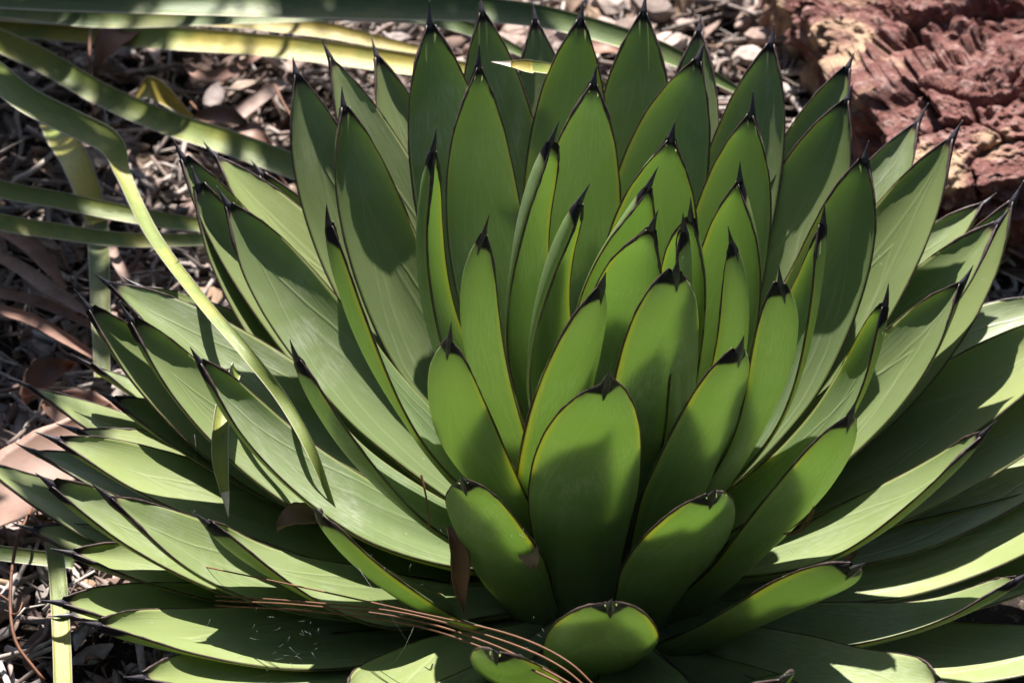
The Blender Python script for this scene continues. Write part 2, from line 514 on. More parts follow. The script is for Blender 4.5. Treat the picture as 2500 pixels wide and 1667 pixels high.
LEAVES = [
 # back, centre to right
 (1052, 62, 2, dict(W=.074, mid=(1100, 420))),
 (1178, 32, -2, dict(W=.070, mid=(1230, 420))),
 (1306, 50, -10, dict(W=.062)),
 (1418, 50, 5, dict(W=.070, mid=(1385, 430))),
 (1571, 32, 0, dict(W=.070, mid=(1540, 430))),
 (1706, 78, -8, dict(W=.060, mid=(1680, 350))),
 (1882, 108, 0, dict(W=.070, mid=(1800, 480))),
 (2068, 165, -6, dict(W=.064, mid=(1960, 420))),
 (2066, 245, 3, dict(W=.076, mid=(1920, 610))),
 (2238, 300, -8, dict(W=.066, mid=(2080, 580))),
 (2322, 338, 5, dict(W=.074, mid=(2070, 760))),
 (2400, 497, -6, dict(W=.056, mid=(2200, 680))),
 (2470, 492, 2, dict(W=.068, mid=(2250, 830))),
 (2432, 545, 6, dict(W=.068, mid=(2170, 830))),
 (2345, 692, 16, dict(W=.068, mid=(2080, 1010))),
 (2108, 390, 10, dict(W=.072, mid=(1985, 780))),
 # right, running out of the picture
 (2600, 735, -6, dict(W=.070, mid=(2240, 900))),
 (2660, 770, 4, dict(W=.078, mid=(2210, 1060))),
 (2700, 905, 4, dict(W=.074, mid=(2230, 1175))),
 (2392, 1060, 30, dict(roll=-18, W=.068, mid=(2080, 1290))),
 (2740, 1030, 2, dict(W=.074, mid=(2230, 1260))),
 (2720, 1180, 8, dict(W=.072, mid=(2230, 1370))),
 (2740, 1290, 4, dict(W=.068, mid=(2250, 1400))),
 (2480, 1412, 32, dict(roll=-22, W=.066, mid=(2150, 1530))),
 (2620, 1380, 8, dict(W=.066)),
 (2690, 1560, 12, dict(W=.074, mid=(2200, 1600))),
 (2290, 1665, 50, dict(W=.066)),
 (2086, 1382, 46, dict(roll=-28, W=.066, mid=(1870, 1485), att=(1620, 1580, .01))),
 (1910, 1650, 50, dict(W=.070, L=.26, att=(1560, 1680, .0))),
 # inner leaves, right half
 (2072, 1010, 42, dict(roll=-25, W=.066, mid=(1900, 1270), att=(1640, 1480, .02))),
 (2155, 745, 36, dict(W=.060, mid=(2020, 1040))),
 (2004, 545, 28, dict(fold=1.3, roll=-12, W=.060, mid=(1930, 850))),
 (1902, 690, 44, dict(roll=-32, W=0.0470, mid=(1850, 1010))),
 (1833, 280, 12, dict(W=.070, mid=(1770, 640))),
 (1803, 445, 22, dict(fold=1.3, W=.064, mid=(1765, 780))),
 (1703, 148, 5, dict(W=0.0777, mid=(1600, 520))),
 (1638, 342, 18, dict(W=.076, mid=(1580, 680), roll=12, fold=1.3)),
 (1585, 462, 25, dict(W=.060, mid=(1490, 740), roll=48, fold=1.6)),
 (1682, 535, 33, dict(W=0.0575, mid=(1660, 800))),
 (1663, 562, 40, dict(fold=1.3, W=0.0638, mid=(1650, 860))),
 (1588, 562, 38, dict(W=0.0651, mid=(1520, 880), fold=1.4, roll=20)),
 (1783, 592, 40, dict(fold=1.2, roll=-50, W=0.0400, mid=(1780, 880))),
 (1647, 660, 46, dict(W=0.0726, mid=(1600, 960), att=(1540, 1360, .04))),
 (1462, 695, 46, dict(W=0.0814, mid=(1375, 1000), att=(1290, 1400, .03))),
 (1800, 850, 50, dict(W=0.0777, mid=(1700, 1110), att=(1565, 1430, .03))),
 (1479, 928, 50, dict(W=0.0762, L=.29, mid=(1428, 1190), att=(1420, 1500, .02))),
 (1735, 1205, 50, dict(W=.074, L=.25, mid=(1640, 1380), att=(1540, 1540, .01))),
 (1491, 1470, 60, dict(W=.078, L=.25, att=(1440, 1650, .0), sag=.03)),
 # inner leaves, left half
 (1132, 1172, 50, dict(roll=18, W=0.0560, L=.26, mid=(1215, 1340), att=(1320, 1520, .01))),
 (1100, 828, 48, dict(roll=28, W=0.0530, mid=(1140, 1070))),
 (1184, 572, 40, dict(roll=50, W=0.0430, mid=(1180, 860))),
 (1418, 500, 32, dict(W=.060, mid=(1305, 780), roll=42, fold=1.5)),
 (1350, 350, 22, dict(W=.062, mid=(1262, 630), roll=45, fold=1.6)),
 (1450, 205, 12, dict(W=.070, mid=(1410, 560), roll=14, fold=1.3)),
 (1170, 165, 10, dict(fold=1.2, roll=8, W=.066, mid=(1180, 560))),
 (1062, 372, 30, dict(W=.054, mid=(1068, 760), roll=15, fold=1.7)),
 (842, 262, 3, dict(W=0.0672, mid=(960, 680))),
 (808, 548, 36, dict(roll=10, W=.056, mid=(930, 890))),
 (726, 182, 0, dict(W=.070, mid=(850, 560))),
 (808, 142, -3, dict(W=.062, mid=(930, 420))),
 (922, 140, -9, dict(W=.058, mid=(1010, 400))),
 # left
 (450, 385, 0, dict(W=.064, mid=(690, 740))),
 (527, 380, -6, dict(W=.066, mid=(760, 640))),
 (640, 425, -10, dict(W=.060)),
 (486, 450, 1, dict(W=.060, mid=(690, 830))),
 (560, 500, 9, dict(W=.074, mid=(800, 850))),
 (730, 875, 40, dict(roll=14, W=.058, mid=(880, 1110))),
 (783, 1252, 36, dict(W=.062, mid=(920, 1390), att=(1240, 1530, .01))),
 (492, 882, 28, dict(W=.066, mid=(700, 1120))),
 (270, 692, 10, dict(W=.064, mid=(560, 880))),
 (345, 700, 0, dict(W=.060, mid=(600, 850))),
 (222, 752, 10, dict(W=.066, mid=(520, 1040))),
 (325, 782, 18, dict(W=.066, mid=(570, 1050))),
 (222, 890, 4, dict(W=.040, mid=(520, 1050))),
 (72, 942, 4, dict(W=.046, mid=(420, 1110))),
 (278, 972, 10, dict(W=.060, mid=(560, 1110))),
 (190, 1048, 8, dict(W=.060, mid=(560, 1170))),
 (145, 1072, 16, dict(W=.068, mid=(560, 1230))),
 (85, 1100, 4, dict(W=.056, mid=(500, 1240))),
 (130, 1180, 27, dict(W=.066, mid=(450, 1350))),
 (270, 1212, 36, dict(W=.066, mid=(560, 1380))),
 (510, 1275, 40, dict(W=.062, mid=(750, 1420))),
 (-60, 1120, 4, dict(W=.050, mid=(350, 1310))),
 (80, 1290, 6, dict(W=.052, mid=(450, 1380))),
 (180, 1348, 24, dict(W=.064, mid=(560, 1420))),
 (155, 1468, 30, dict(W=.064, mid=(500, 1500))),
 (245, 1522, 42, dict(W=.066, mid=(560, 1560))),
 (170, 1500, 14, dict(W=.056)),
 (350, 1650, 46, dict(W=.066, mid=(640, 1650))),
 (570, 1690, 44, dict(W=.068)),
 (850, 1700, 46, dict(W=.066)),
 (1210, 1590, 60, dict(W=.066, L=.25, att=(1370, 1690, .0), sag=.03)),
 # in the shade under the others, and in front below the picture
 (700, 1830, 40, dict(W=.066)), (960, 1900, 46, dict(W=.066)), (1250, 1960, 48, dict(W=.066)),
 (1560, 1960, 50, dict(W=.066)), (1830, 1900, 46, dict(W=.066)), (2120, 1830, 40, dict(W=.066)), (2420, 1800, 28, dict(W=.066)),
 (500, 1780, 26, dict(W=.066)), (1650, 1750, 70, dict(W=.06)), (1050, 1740, 66, dict(W=.06)),
]
for tx, ty, t, kw in LEAVES:
    leaf(tx, ty, t, **kw)
if __name__ == '__main__':
    for i in LEAFINFO: print('LEAF', i)

# stem core the leaves grow from
mb = MB()
pts = [Vector((0, 0, -.04)), Vector((0, 0, -.01)), Vector((.003, .003, .02)), Vector((.008, .008, .045)), Vector((.012, .012, .06)), Vector((.013, .013, .075))]
tube(mb, pts, [.075, .078, .062, .035, .015, .004], 20)
M_STEM = simple_mat('shade_darkened_stem', (.03, .035, .02), (.07, .08, .04), 40, .7)  # stem colour darkened to stand for the deep shade between the leaves
mb.build('stem', M_STEM, agave)

# ------------------------------------------------------------------ more helpers for what lies around
def atd(px, py, D):
    """world point at forward distance D seen at a picture position"""
    d = ray(px, py)
    return CAM + d * (D / d.dot(FWD))

def piece_mat(name, stops, rough=.8, spec=.2, trans=.0, nscale=120, bump=.4):
    """many loose pieces: UV.x holds one random number per piece, the ramp gives each its own dry colour"""
    m, nt, out = newmat(name); k = NT(nt)
    tc = k.n('ShaderNodeTexCoord')
    uv = k.n('ShaderNodeSeparateXYZ'); k.l(tc.outputs['UV'], uv.inputs[0])
    info = k.n('ShaderNodeObjectInfo')
    r_ = k.math('FRACT', k.math('ADD', uv.outputs[0], info.outputs['Random']))
    col = k.ramp(r_, stops)
    f = k.noise(tc.outputs['Object'], nscale, 4, .65)
    col = k.mix(k.ramp(f, [(.35, .55), (.7, 0.0)]), col, (.09, .055, .045))
    pb = k.n('ShaderNodeBsdfPrincipled'); k.l(col, pb.inputs['Base Color'])
    pb.inputs['Roughness'].default_value = rough; pb.inputs['Specular IOR Level'].default_value = spec
    k.l(k.bump(f, bump, .0015), pb.inputs['Normal'])
    if trans:
        tr = k.n('ShaderNodeBsdfTranslucent'); k.l(col, tr.inputs['Color'])
        ms = k.n('ShaderNodeMixShader'); ms.inputs[0].default_value = trans
        k.l(pb.outputs[0], ms.inputs[1]); k.l(tr.outputs[0], ms.inputs[2]); k.l(ms.outputs[0], out.inputs['Surface'])
    else: k.l(pb.outputs[0], out.inputs['Surface'])
    return m

M_DRY = piece_mat('dry_leaf', [(0, (.46, .34, .295)), (.2, (.14, .09, .075)), (.4, (.58, .51, .47)), (.55, (.13, .09, .08)), (.7, (.40, .28, .19)), (.85, (.33, .29, .285)), (1, (.40, .29, .25))], trans=.12)
M_TWIG = piece_mat('grey_twig', [(0, (.46, .41, .39)), (.25, (.12, .085, .075)), (.5, (.62, .57, .53)), (.75, (.19, .115, .09)), (1, (.46, .41, .39))], .85)
M_STONE = piece_mat('pale_stone', [(0, (.40, .29, .25)), (.3, (.20, .16, .145)), (.6, (.52, .43, .39)), (.8, (.30, .17, .14)), (1, (.40, .29, .25))], .85, nscale=90)

def dry_leaf_geo(mb, c, n, d, L, W, curl, twist, rv, nr=6, nc=5, th=.0005):
    """curled pointed leaf: c centre, n normal, d length direction"""
    n = n.normalized(); d = (d - n * d.dot(n)).normalized(); b = n.cross(d)
    vs, uv = [], []
    for side in (0, 1):
        for i in range(nr):
            u = i / (nr - 1); w = W / 2 * max(.03, math.sin(math.pi * min(1, u * .97 + .03) ** .8) ** 1.1) * (1 + .04 * math.sin(u * 31 + rv * 50) * (nr > 12))
            a = twist * (u - .5)
            bb, nn = b * math.cos(a) + n * math.sin(a), n * math.cos(a) - b * math.sin(a)
            z0 = -curl * L * (u - .5) ** 2 * 1.6 + curl * L * .15 * math.sin(u * 7 + rv * 20)
            for j in range(nc):
                s = -1 + 2 * j / (nc - 1)
                p = c + d * (L * (u - .5)) + bb * (w * s) + nn * (z0 + curl * W * .7 * s * s * (1 + .5 * math.sin(rv * 30)) - side * th)
                vs.append(p); uv.append((rv, u))
    g = grid_faces(nr, nc); k = nr * nc
    fs = g + [tuple(i + k for i in f[::-1]) for f in g]
    for i in range(nr - 1):
        fs.append((i * nc, (i + 1) * nc, (i + 1) * nc + k, i * nc + k)); a = i * nc + nc - 1
        fs.append((a + nc, a, a + k, a + nc + k))
    mb.add(vs, fs, uv)

def rvec(r, z0=-1): return Vector((r.gauss(0, 1), r.gauss(0, 1), r.gauss(0, 1)))

def stone_geo(mb, c, sx, sy, sz, rv, r, sub=None):
    n1, n2 = 6, 9
    vs, uv = [], []
    off = rvec(r) * 10; rot = r.uniform(0, 6.28)
    cr, sr = math.cos(rot), math.sin(rot)
    for i in range(n1 + 1):
        th = math.pi * i / n1
        for j in range(n2):
            ph = 2 * math.pi * j / n2
            v = Vector((math.sin(th) * math.cos(ph), math.sin(th) * math.sin(ph), math.cos(th)))
            f = 1 + .45 * noise.noise(v * 1.6 + off)
            v = Vector((math.copysign(abs(v.x) ** .75, v.x), math.copysign(abs(v.y) ** .75, v.y), math.copysign(abs(v.z) ** .75, v.z))) * f
            x, y = v.x * sx, v.y * sy
            vs.append(c + Vector((x * cr - y * sr, x * sr + y * cr, v.z * sz))); uv.append((rv, 0))
    mb.add(vs, grid_faces(n1 + 1, n2, True), uv)

# ------------------------------------------------------------------ litter that nobody could count
def in_view(x, y, z=0, m=250):
    v = Vector((x, y, z)) - CAM; D = v.dot(FWD)
    px = W0 / 2 + v.dot(RGT) / D * FPX; py = H0 / 2 - v.dot(UPV) / D * FPX
    return -m < px < W0 + m and -m * 1.6 < py < H0 + m, px, py

def scatter(n, fn, seed):
    r = random.Random(seed); k = 0; it = 0
    while k < n and it < n * 20:
        it += 1
        x, y = r.uniform(-.75, .75), r.uniform(-.55, 1.25)
        ok, px, py = in_view(x, y)
        if not ok or math.hypot(x, y) < .20: continue
        if px > 900 and py > 700 and math.hypot(x, y) < .36: continue
        fn(x, y, r, px, py); k += 1

mb = MB()
def f1(x, y, r, px, py):
    L = r.choice([.012, .018, .022, .030, .042]) * r.uniform(.7, 1.3)
    n = Vector((r.gauss(0, .45), r.gauss(0, .45), 1))
    d = Vector((r.gauss(0, 1), r.gauss(0, 1), r.gauss(0, .2)))
    dry_leaf_geo(mb, Vector((x, y, gz(x, y) + r.uniform(.002, .020))), n, d, L, L * r.uniform(.14, .5), r.uniform(-.5, .6), r.uniform(-1.2, 1.2), r.random(), 5, 3)
scatter(4600, f1, 11)
tag(mb.build('leaf_litter', M_DRY), 'layer of small curled dry leaves over the ground around the agave', 'leaf litter', kind='stuff')
mb = MB()
def f2(x, y, r, px, py):
    L = r.choice([.02, .035, .055, .09]) * r.uniform(.6, 1.4); a = r.uniform(0, 6.28)
    d = Vector((math.cos(a), math.sin(a), r.gauss(0, .22))); c = Vector((x, y, gz(x, y) + r.uniform(.003, .022)))
    off = Vector((r.gauss(0, 1), r.gauss(0, 1), r.gauss(0, .5))) * L * .10
    rad = r.choice([.0007, .001, .0016, .0026]) * r.uniform(.7, 1.3)
    k = len(mb.v); tube(mb, [c - d * L / 2, c + off, c + d * L / 2], [rad, rad * .9, rad * .6], 5)
    rv = r.random(); mb.uv[k:] = [(rv, 0)] * (len(mb.v) - k)
scatter(4000, f2, 12)
tag(mb.build('twig_litter', M_TWIG), 'tangle of fine grey and brown twigs strewn on the soil', 'twig litter', kind='stuff')
mb = MB()
def f3(x, y, r, px, py):
    s_ = r.choice([.002, .003, .005, .008]) * r.uniform(.7, 1.3)
    stone_geo(mb, Vector((x, y, gz(x, y) + s_ * .4)), s_ * r.uniform(.8, 1.6), s_, s_ * r.uniform(.4, .8), r.random(), r)
scatter(1500, f3, 13)
tag(mb.build('gravel', M_STONE, smooth=False), 'small pale stones and bark crumbs between the dead leaves', 'gravel', kind='stuff')

# countable mid-size pieces
def place_words(px, py):
    if px > 1000:
        if px > 1850: return 'against the foot of the red rock'
        if px > 1600: return 'in front of the red rock, behind the right hand top tips'
        return 'at the top edge behind the middle agave tips'
    if py < 90: return 'at the top edge among the yellow strap leaves'
    if py < 330: return 'between the yellow strap leaves and the upper left agave tips' if px > 450 else 'in the shade at the upper left under the bent strap leaf'
    if py < 620: return 'beside the bent strap leaf at the left edge' if px < 240 else 'between the bent strap leaf and the left agave tips'
    if py < 960: return 'among the bark strips at the left edge'
    if py < 1200: return 'near the big red-brown leaf at the left edge'
    return 'beside the upright strap leaf in the lower left corner'
def many(name, label, cat, group, n, seed, fn, mat, region=None, smooth=True):
    r = random.Random(seed); k = 0; it = 0
    while k < n and it < 9000:
        it += 1
        x, y = r.uniform(-.7, .7), r.uniform(-.5, 1.2)
        ok, px, py = in_view(x, y, 0, 10)
        if not ok or not (region is None or region(px, py)): continue
        m_ = MB(); p = Vector((x, y, gz(x, y) + r.uniform(.012, .026))); fn(m_, p, r)
        tag(m_.build(name, mat, origin=p, smooth=smooth), label + ' ' + place_words(px, py), cat, group); k += 1
open_l = lambda px, py: (py < 330 and px < 1000) or (px < 420 - (py - 500) * .25 and py < 1150) or (px < 200 and py > 1200)
open_r = lambda px, py: py < 180 and 1100 < px < 2000
def g1(m_, p, r):
    L = r.uniform(.035, .06); dry_leaf_geo(m_, p, Vector((r.gauss(0, .35), r.gauss(0, .35) - .1, 1)), Vector((r.gauss(0, 1), r.gauss(0, 1), 0)), L, L * r.uniform(.25, .42), r.uniform(-.4, .5), r.uniform(-.8, .8), r.random(), 9, 5)
def g2(m_, p, r):
    L = r.uniform(.06, .12); a = r.uniform(0, 6.28); d = Vector((math.cos(a), math.sin(a), r.gauss(0, .12))); o2 = Vector((r.gauss(0, 1), r.gauss(0, 1), .4)) * L * .09
    rad = r.uniform(.0015, .003); tube(m_, cat([p - d * L / 2, p - d * L * .15 + o2, p + d * L * .2 - o2 * .5, p + d * L / 2], 9), [rad * (1 - .05 * i) for i in range(9)], 6)
    rv = r.random(); m_.uv = [(rv, 0)] * len(m_.v)
def g3(m_, p, r):
    s_ = r.uniform(.010, .018); stone_geo(m_, p, s_ * 1.5, s_, s_ * .6, r.random(), r)
many('dry_leaf', 'dry curled leaf lying', 'dry leaf', 'dry leaves in the litter left of the agave', 60, 21, g1, M_DRY, open_l)
many('dry_leaf', 'dry leaf lying', 'dry leaf', 'dry leaves behind the agave', 30, 22, g1, M_DRY, open_r)
many('twig', 'bare twig lying', 'twig', 'twigs in the litter left of the agave', 60, 23, g2, M_TWIG, open_l)
many('twig', 'short bare twig lying', 'twig', 'twigs behind the agave', 14, 24, g2, M_TWIG, open_r)
many('stone', 'small stone lying', 'stone', 'stones behind the agave', 26, 25, g3, M_STONE, open_r, False)

# ------------------------------------------------------------------ red rocks
def rock_mat():
    m, nt, out = newmat('red_volcanic_rock'); k = NT(nt)
    P = k.n('ShaderNodeTexCoord').outputs['Object']
    a = k.noise(P, 14, 6, .65, .4); b = k.noise(P, 90, 6, .7); c = k.noise(P, 9, 4, .6, 1.0)
    col = k.mix(k.ramp(a, [(.35, 0.0), (.65, 1.0)]), (.120, .042, .036), (.185, .080, .070))
    col = k.mix(k.ramp(b, [(.50, 0.0), (.68, .9)]), col, (.36, .24, .22))
    col = k.mix(k.ramp(b, [(.25, .7), (.42, 0.0)]), col, (.09, .035, .03))
    col = k.mix(k.ramp(c, [(.54, 0.0), (.62, .8)]), col, (.46, .32, .21))
    pb = k.n('ShaderNodeBsdfPrincipled'); k.l(col, pb.inputs['Base Color']); pb.inputs['Roughness'].default_value = .85
    pb.inputs['Specular IOR Level'].default_value = .25
    k.l(k.bump(k.math('ADD', a, k.math('MULTIPLY', b, .8)), 1.0, .010), pb.inputs['Normal'])
    k.l(pb.outputs[0], out.inputs['Surface']); return m
M_ROCK = rock_mat()
def rock(name, c, size, rotz, seed, n=200, box=.42, tilt=0.0, amp=1.0):
    mb = MB(); vs = []
    off = Vector((seed * 3.7, seed * 1.3, seed * 2.1)); sc = min(size)
    for i in range(n + 1):
        th = math.pi * i / n
        for j in range(2 * n):
            ph = math.pi * j / n
            v = Vector((math.sin(th) * math.cos(ph), math.sin(th) * math.sin(ph), math.cos(th)))
            q = Vector([math.copysign(abs(t_) ** box, t_) for t_ in v])
            p = Vector((q.x * size[0], q.y * size[1], q.z * size[2]))
            p *= 1 + .16 * noise.noise(v * 1.5 + off)
            w = p * 15 + off + Vector((noise.noise(p * 25), noise.noise(p * 25 + off), 0)) * .35
            w.z *= 1.5
            dist, _ = noise.voronoi(w)
            crack = max(0.0, 1 - (dist[1] - dist[0]) / .12)
            facet = noise.noise(Vector((math.floor(dist[0] * 0) , 0, 0)) + _[0] * 3.1)
            rid = noise.ridged_multi_fractal(p * 9 + off, .9, 2.2, 6, 1.0, 2.0)
            h = .022 * facet - .012 * crack * (noise.noise(p * 8) > -.1) + .013 * (rid - 1.2) + .006 * noise.noise(p * 60) + .0045 * noise.noise(p * 120) + .0025 * noise.noise(p * 260)
            tz = p.z * 42 + 2.2 * noise.noise(p * 9 + off); h += .010 * (abs((tz % 1.0) - .5) * 2) ** 3 * (1 - abs(v.z))
            vs.append(p + v * h * amp)
    mb.add(vs, grid_faces(n + 1, 2 * n, True), [(0, 0)] * len(vs))
    o = mb.build(name, M_ROCK, smooth=False); o.location = c; o.rotation_euler = (R(tilt), R(-4), R(rotz))
    return o
c = at(2625, 235, .03)
tag(rock('rock', c, (.205, .17, .085), 12, 1), 'large red volcanic boulder with cracked top and shaded front face at the upper right', 'rock')
c = at(2100, 40, .02)
tag(rock('rock', c, (.075, .07, .05), 30, 4, 90), 'smaller reddish rock at the left foot of the big boulder', 'rock')

# ------------------------------------------------------------------ strap leaves of the neighbouring plants
def strap_mat(name, c1, c2, c3, edge=(.55, .52, .42), trans=.25):
    m, nt, out = newmat(name); k = NT(nt)
    tc = k.n('ShaderNodeTexCoord'); uv = k.n('ShaderNodeSeparateXYZ'); k.l(tc.outputs['UV'], uv.inputs[0])
    s = k.math('ABSOLUTE', k.math('SUBTRACT', k.math('MULTIPLY', uv.outputs[0], 2.0), 1.0))
    sv = k.n('ShaderNodeCombineXYZ'); k.l(k.math('MULTIPLY', uv.outputs[0], 10.0), sv.inputs[0]); k.l(uv.outputs[1], sv.inputs[1])
    st = k.noise(sv.outputs[0], 2.5, 4, .6); a = k.noise(tc.outputs['Object'], 12, 4, .6); f = k.noise(tc.outputs['Object'], 260, 3, .7)
    col = k.mix(k.ramp(st, [(.35, 0.0), (.65, 1.0)]), c1, c2)
    col = k.mix(k.ramp(a, [(.48, 0.0), (.62, 1.0)]), col, c3)
    col = k.mix(k.ramp(f, [(.62, 0.0), (.68, .5)]), col, (.16, .12, .05))
    col = k.mix(k.ramp(s, [(.88, 0.0), (.93, 1.0)]), col, edge)
    pb = k.n('ShaderNodeBsdfPrincipled'); k.l(col, pb.inputs['Base Color']); pb.inputs['Roughness'].default_value = .42
    pb.inputs['Specular IOR Level'].default_value = .4
    k.l(k.bump(st, .3, .002), pb.inputs['Normal'])
    tr = k.n('ShaderNodeBsdfTranslucent'); k.l(col, tr.inputs['Color'])
    ms = k.n('ShaderNodeMixShader'); ms.inputs[0].default_value = trans
    k.l(pb.outputs[0], ms.inputs[1]); k.l(tr.outputs[0], ms.inputs[2]); k.l(ms.outputs[0], out.inputs['Surface'])
    return m
M_SG = strap_mat('strap_green', (.14, .20, .045), (.22, .26, .065), (.33, .32, .07))
M_SD = strap_mat('strap_dark_green', (.07, .12, .035), (.12, .17, .05), (.20, .22, .07))
M_SY = strap_mat('strap_yellow', (.50, .40, .07), (.52, .46, .12), (.26, .31, .08))
M_SB = strap_mat('strap_browned', (.36, .27, .05), (.42, .34, .07), (.26, .17, .05))
M_BARK = piece_mat('bark_strip', [(0, (.36, .29, .265)), (.5, (.30, .17, .13)), (1, (.44, .37, .33))], .8, nscale=60)
M_WTIP = simple_mat('white_spine', (.60, .54, .48), (.45, .36, .32), 100, .5)

def strap(pts, wid, mat, parent=None, nref=(0, -.45, .9), rolls=None, fold=.25, name='leaf', n=40, th=.0022, world=False, curlz=0):
    P = pts if world else [at(*p) for p in pts]
    c = cat(P, n); ns = 7; mb = MB(); top, bot, ut = [], [], []
    for i in range(n):
        u = i / (n - 1)
        T = (c[min(i + 1, n - 1)] - c[max(i - 1, 0)]).normalized()
        N = Vector(nref).normalized()
        N = (N - T * N.dot(T)).normalized(); B = T.cross(N)
        a = R(interp(rolls, u)) if rolls else 0
        N, B = N * math.cos(a) + B * math.sin(a), B * math.cos(a) - N * math.sin(a)
        w = interp(wid, u) / 2
        for j in range(ns):
            s = -1 + 2 * j / (ns - 1)
            q = c[i] + B * (w * s) + N * (fold * w * s * s)
            top.append(q); bot.append(q - N * (min(th, w * .6) * (1 - .8 * s * s) + .0003)); ut.append((j / (ns - 1), u * (n * .15)))
    g = grid_faces(n, ns); k = n * ns
    fs = g + [tuple(i + k for i in f[::-1]) for f in g]
    for i in range(n - 1):
        fs.append((i * ns + k, (i + 1) * ns + k, (i + 1) * ns, i * ns)); a = i * ns + ns - 1
        fs.append((a, a + ns, a + ns + k, a + k))
    fs.append(tuple(range(ns)) + tuple(range(k + ns - 1, k - 1, -1)))
    e = (n - 1) * ns
    fs.append(tuple(range(e + ns - 1, e - 1, -1)) + tuple(range(e + k, e + k + ns)))
    mb.add(top + bot, fs, ut + ut)
    org = c[0] if parent is None else None
    return mb.build(name, mat, parent, origin=org)

crown = at(-420, 60, 0.02)
sp = empty('strap_leaved_plant', (0, 0, 0))
tag(sp, 'clump of long drooping green and yellow strap leaves reaching in from the upper left', 'plant')
W_ = lambda *a: list(zip([i / (len(a) - 1) for i in range(len(a))], a))
strap([(-420, 60, .04), (-200, 90, .14), (-60, 150, .175), (60, 243, .18), (180, 305, .175), (268, 352, .17), (300, 430, .16), (375, 580, .17), (500, 745, .185), (600, 860, .185), (690, 975, .165), (760, 1100, .15), (815, 1240, .12)],
      W_(.022, .022, .022, .022, .022, .020, .013, .0105, .009, .0085, .008, .007, .003), M_SG, sp, rolls=W_(0, 0, 0, 0, 0, 0, -30, -20, -10, 0, 0, 0, 0), n=90)
strap([(-420, 60, .04), (-150, 60, .09), (60, 130, .06), (250, 235, .05), (400, 300, .05), (560, 352, .055), (760, 425, .05), (900, 470, .03)], W_(.022, .023, .023, .022, .023, .023, .022, .01), M_SG, sp, n=60)
strap([(-420, 60, .02), (-300, 330, .05), (-50, 448, .06), (150, 492, .055), (300, 522, .05), (420, 543, .045), (560, 558, .03)], W_(.016, .016, .016, .0155, .015, .014, .010), M_SG, sp, n=50)
strap([(-420, 60, .02), (-320, 420, .05), (-50, 530, .07), (150, 568, .065), (320, 588, .055), (560, 585, .03)], W_(.014, .014, .015, .014, .013, .011), M_SG, sp, n=50)
strap([(-420, 60, .06), (-200, -10, .14), (200, -2, .16), (600, 8, .165), (900, 18, .16), (1200, 30, .15), (1400, 62, .135), (1640, 140, .11), (1850, 250, .07)], W_(.028, .030, .030, .030, .028, .024, .021, .018, .005), M_SD, sp, n=70)
strap([(-420, 60, .04), (-100, 20, .08), (250, 50, .09), (600, 40, .11), (900, 35, .12), (1080, 55, .115), (1200, 95, .10), (1330, 160, .08)], W_(.018, .018, .018, .018, .016, .014, .012, .004), M_SD, sp, n=60)
strap([(-420, 60, .03), (-100, 30, .04), (200, 45, .045), (450, 45, .05), (620, 55, .055), (800, 78, .055), (930, 105, .05), (1080, 135, .04)], W_(.018, .020, .019, .018, .018, .016, .012, .006), M_SB, sp, n=60)
strap([(-420, 60, .03), (-100, 60, .03), (200, 82, .035), (420, 98, .04), (620, 112, .045), (820, 135, .045), (1000, 160, .04), (1160, 178, .03)], W_(.020, .022, .024, .024, .023, .023, .022, .018), M_SY, sp, n=60)
strap([(120, 290, .012), (150, 340, .035), (185, 395, .05), (215, 470, .045), (238, 545, .03)], W_(.020, .024, .024, .022, .018), M_SY, sp, n=30)
strap([(238, 540, .025), (243, 640, .03), (246, 760, .03), (250, 920, .02)], W_(.018, .017, .015, .012), M_SD, sp, n=30)
strap([(320, 265, .01), (350, 222, .045), (385, 225, .045), (470, 292, .015)], W_(.016, .022, .020, .006), M_SB, sp, n=30)
# upper ones standing over the picture's top left corner
r = random.Random(5)
for i in range(16):
    a = r.uniform(-1.0, 1.3); L = r.uniform(.35, .6); h = r.uniform(.25, .5)
    d = Vector((math.cos(a), math.sin(a), 0))
    pts = [crown, crown + d * L * .25 + Vector((0, 0, h * .75)), crown + d * L * .6 + Vector((0, 0, h)), crown + d * L * .95 + Vector((0, 0, h * .75))]
    ok = all(not in_view(p.x, p.y, p.z, 10)[0] for p in cat(pts, 20))
    if ok: strap(pts, W_(.022, .03, .026, .006), M_SD, sp, world=True, n=20)

sp2 = empty('strap_leaved_plant', (0, 0, 0))
tag(sp2, 'pale green narrow strap leaves hanging over the lower left edge of the agave', 'plant')
strap([(125, 1290, .05), (140, 1400, .055), (150, 1560, .055), (156, 1760, .05)], W_(.0115, .0118, .012, .012), M_SG, sp2, nref=(.2, -.6, .7), n=30)
strap([(-80, 1340, .02), (60, 1358, .025), (180, 1372, .02)], W_(.011, .011, .010), M_SD, sp2, n=20)
o = strap([(575, 900, .16), (548, 975, .185), (537, 1060, .185), (538, 1130, .175), (548, 1200, .16)], W_(.010, .0105, .011, .0105, .006), M_SG, sp2, nref=(.3, -.7, .5), n=26)
strap([(548, 1198, .16), (552, 1222, .155), (558, 1262, .145)], W_(.006, .004, .0006), M_WTIP, o, nref=(.3, -.7, .5), n=8, name='leaf_tip')
o = strap([(450, 1325, .06), (400, 1362, .075), (365, 1392, .08)], W_(.006, .006, .0045), M_SD, sp2, n=14)
strap([(366, 1391, .08), (335, 1412, .08), (303, 1435, .078)], W_(.0045, .0032, .0006), M_WTIP, o, n=8, name='leaf_tip')

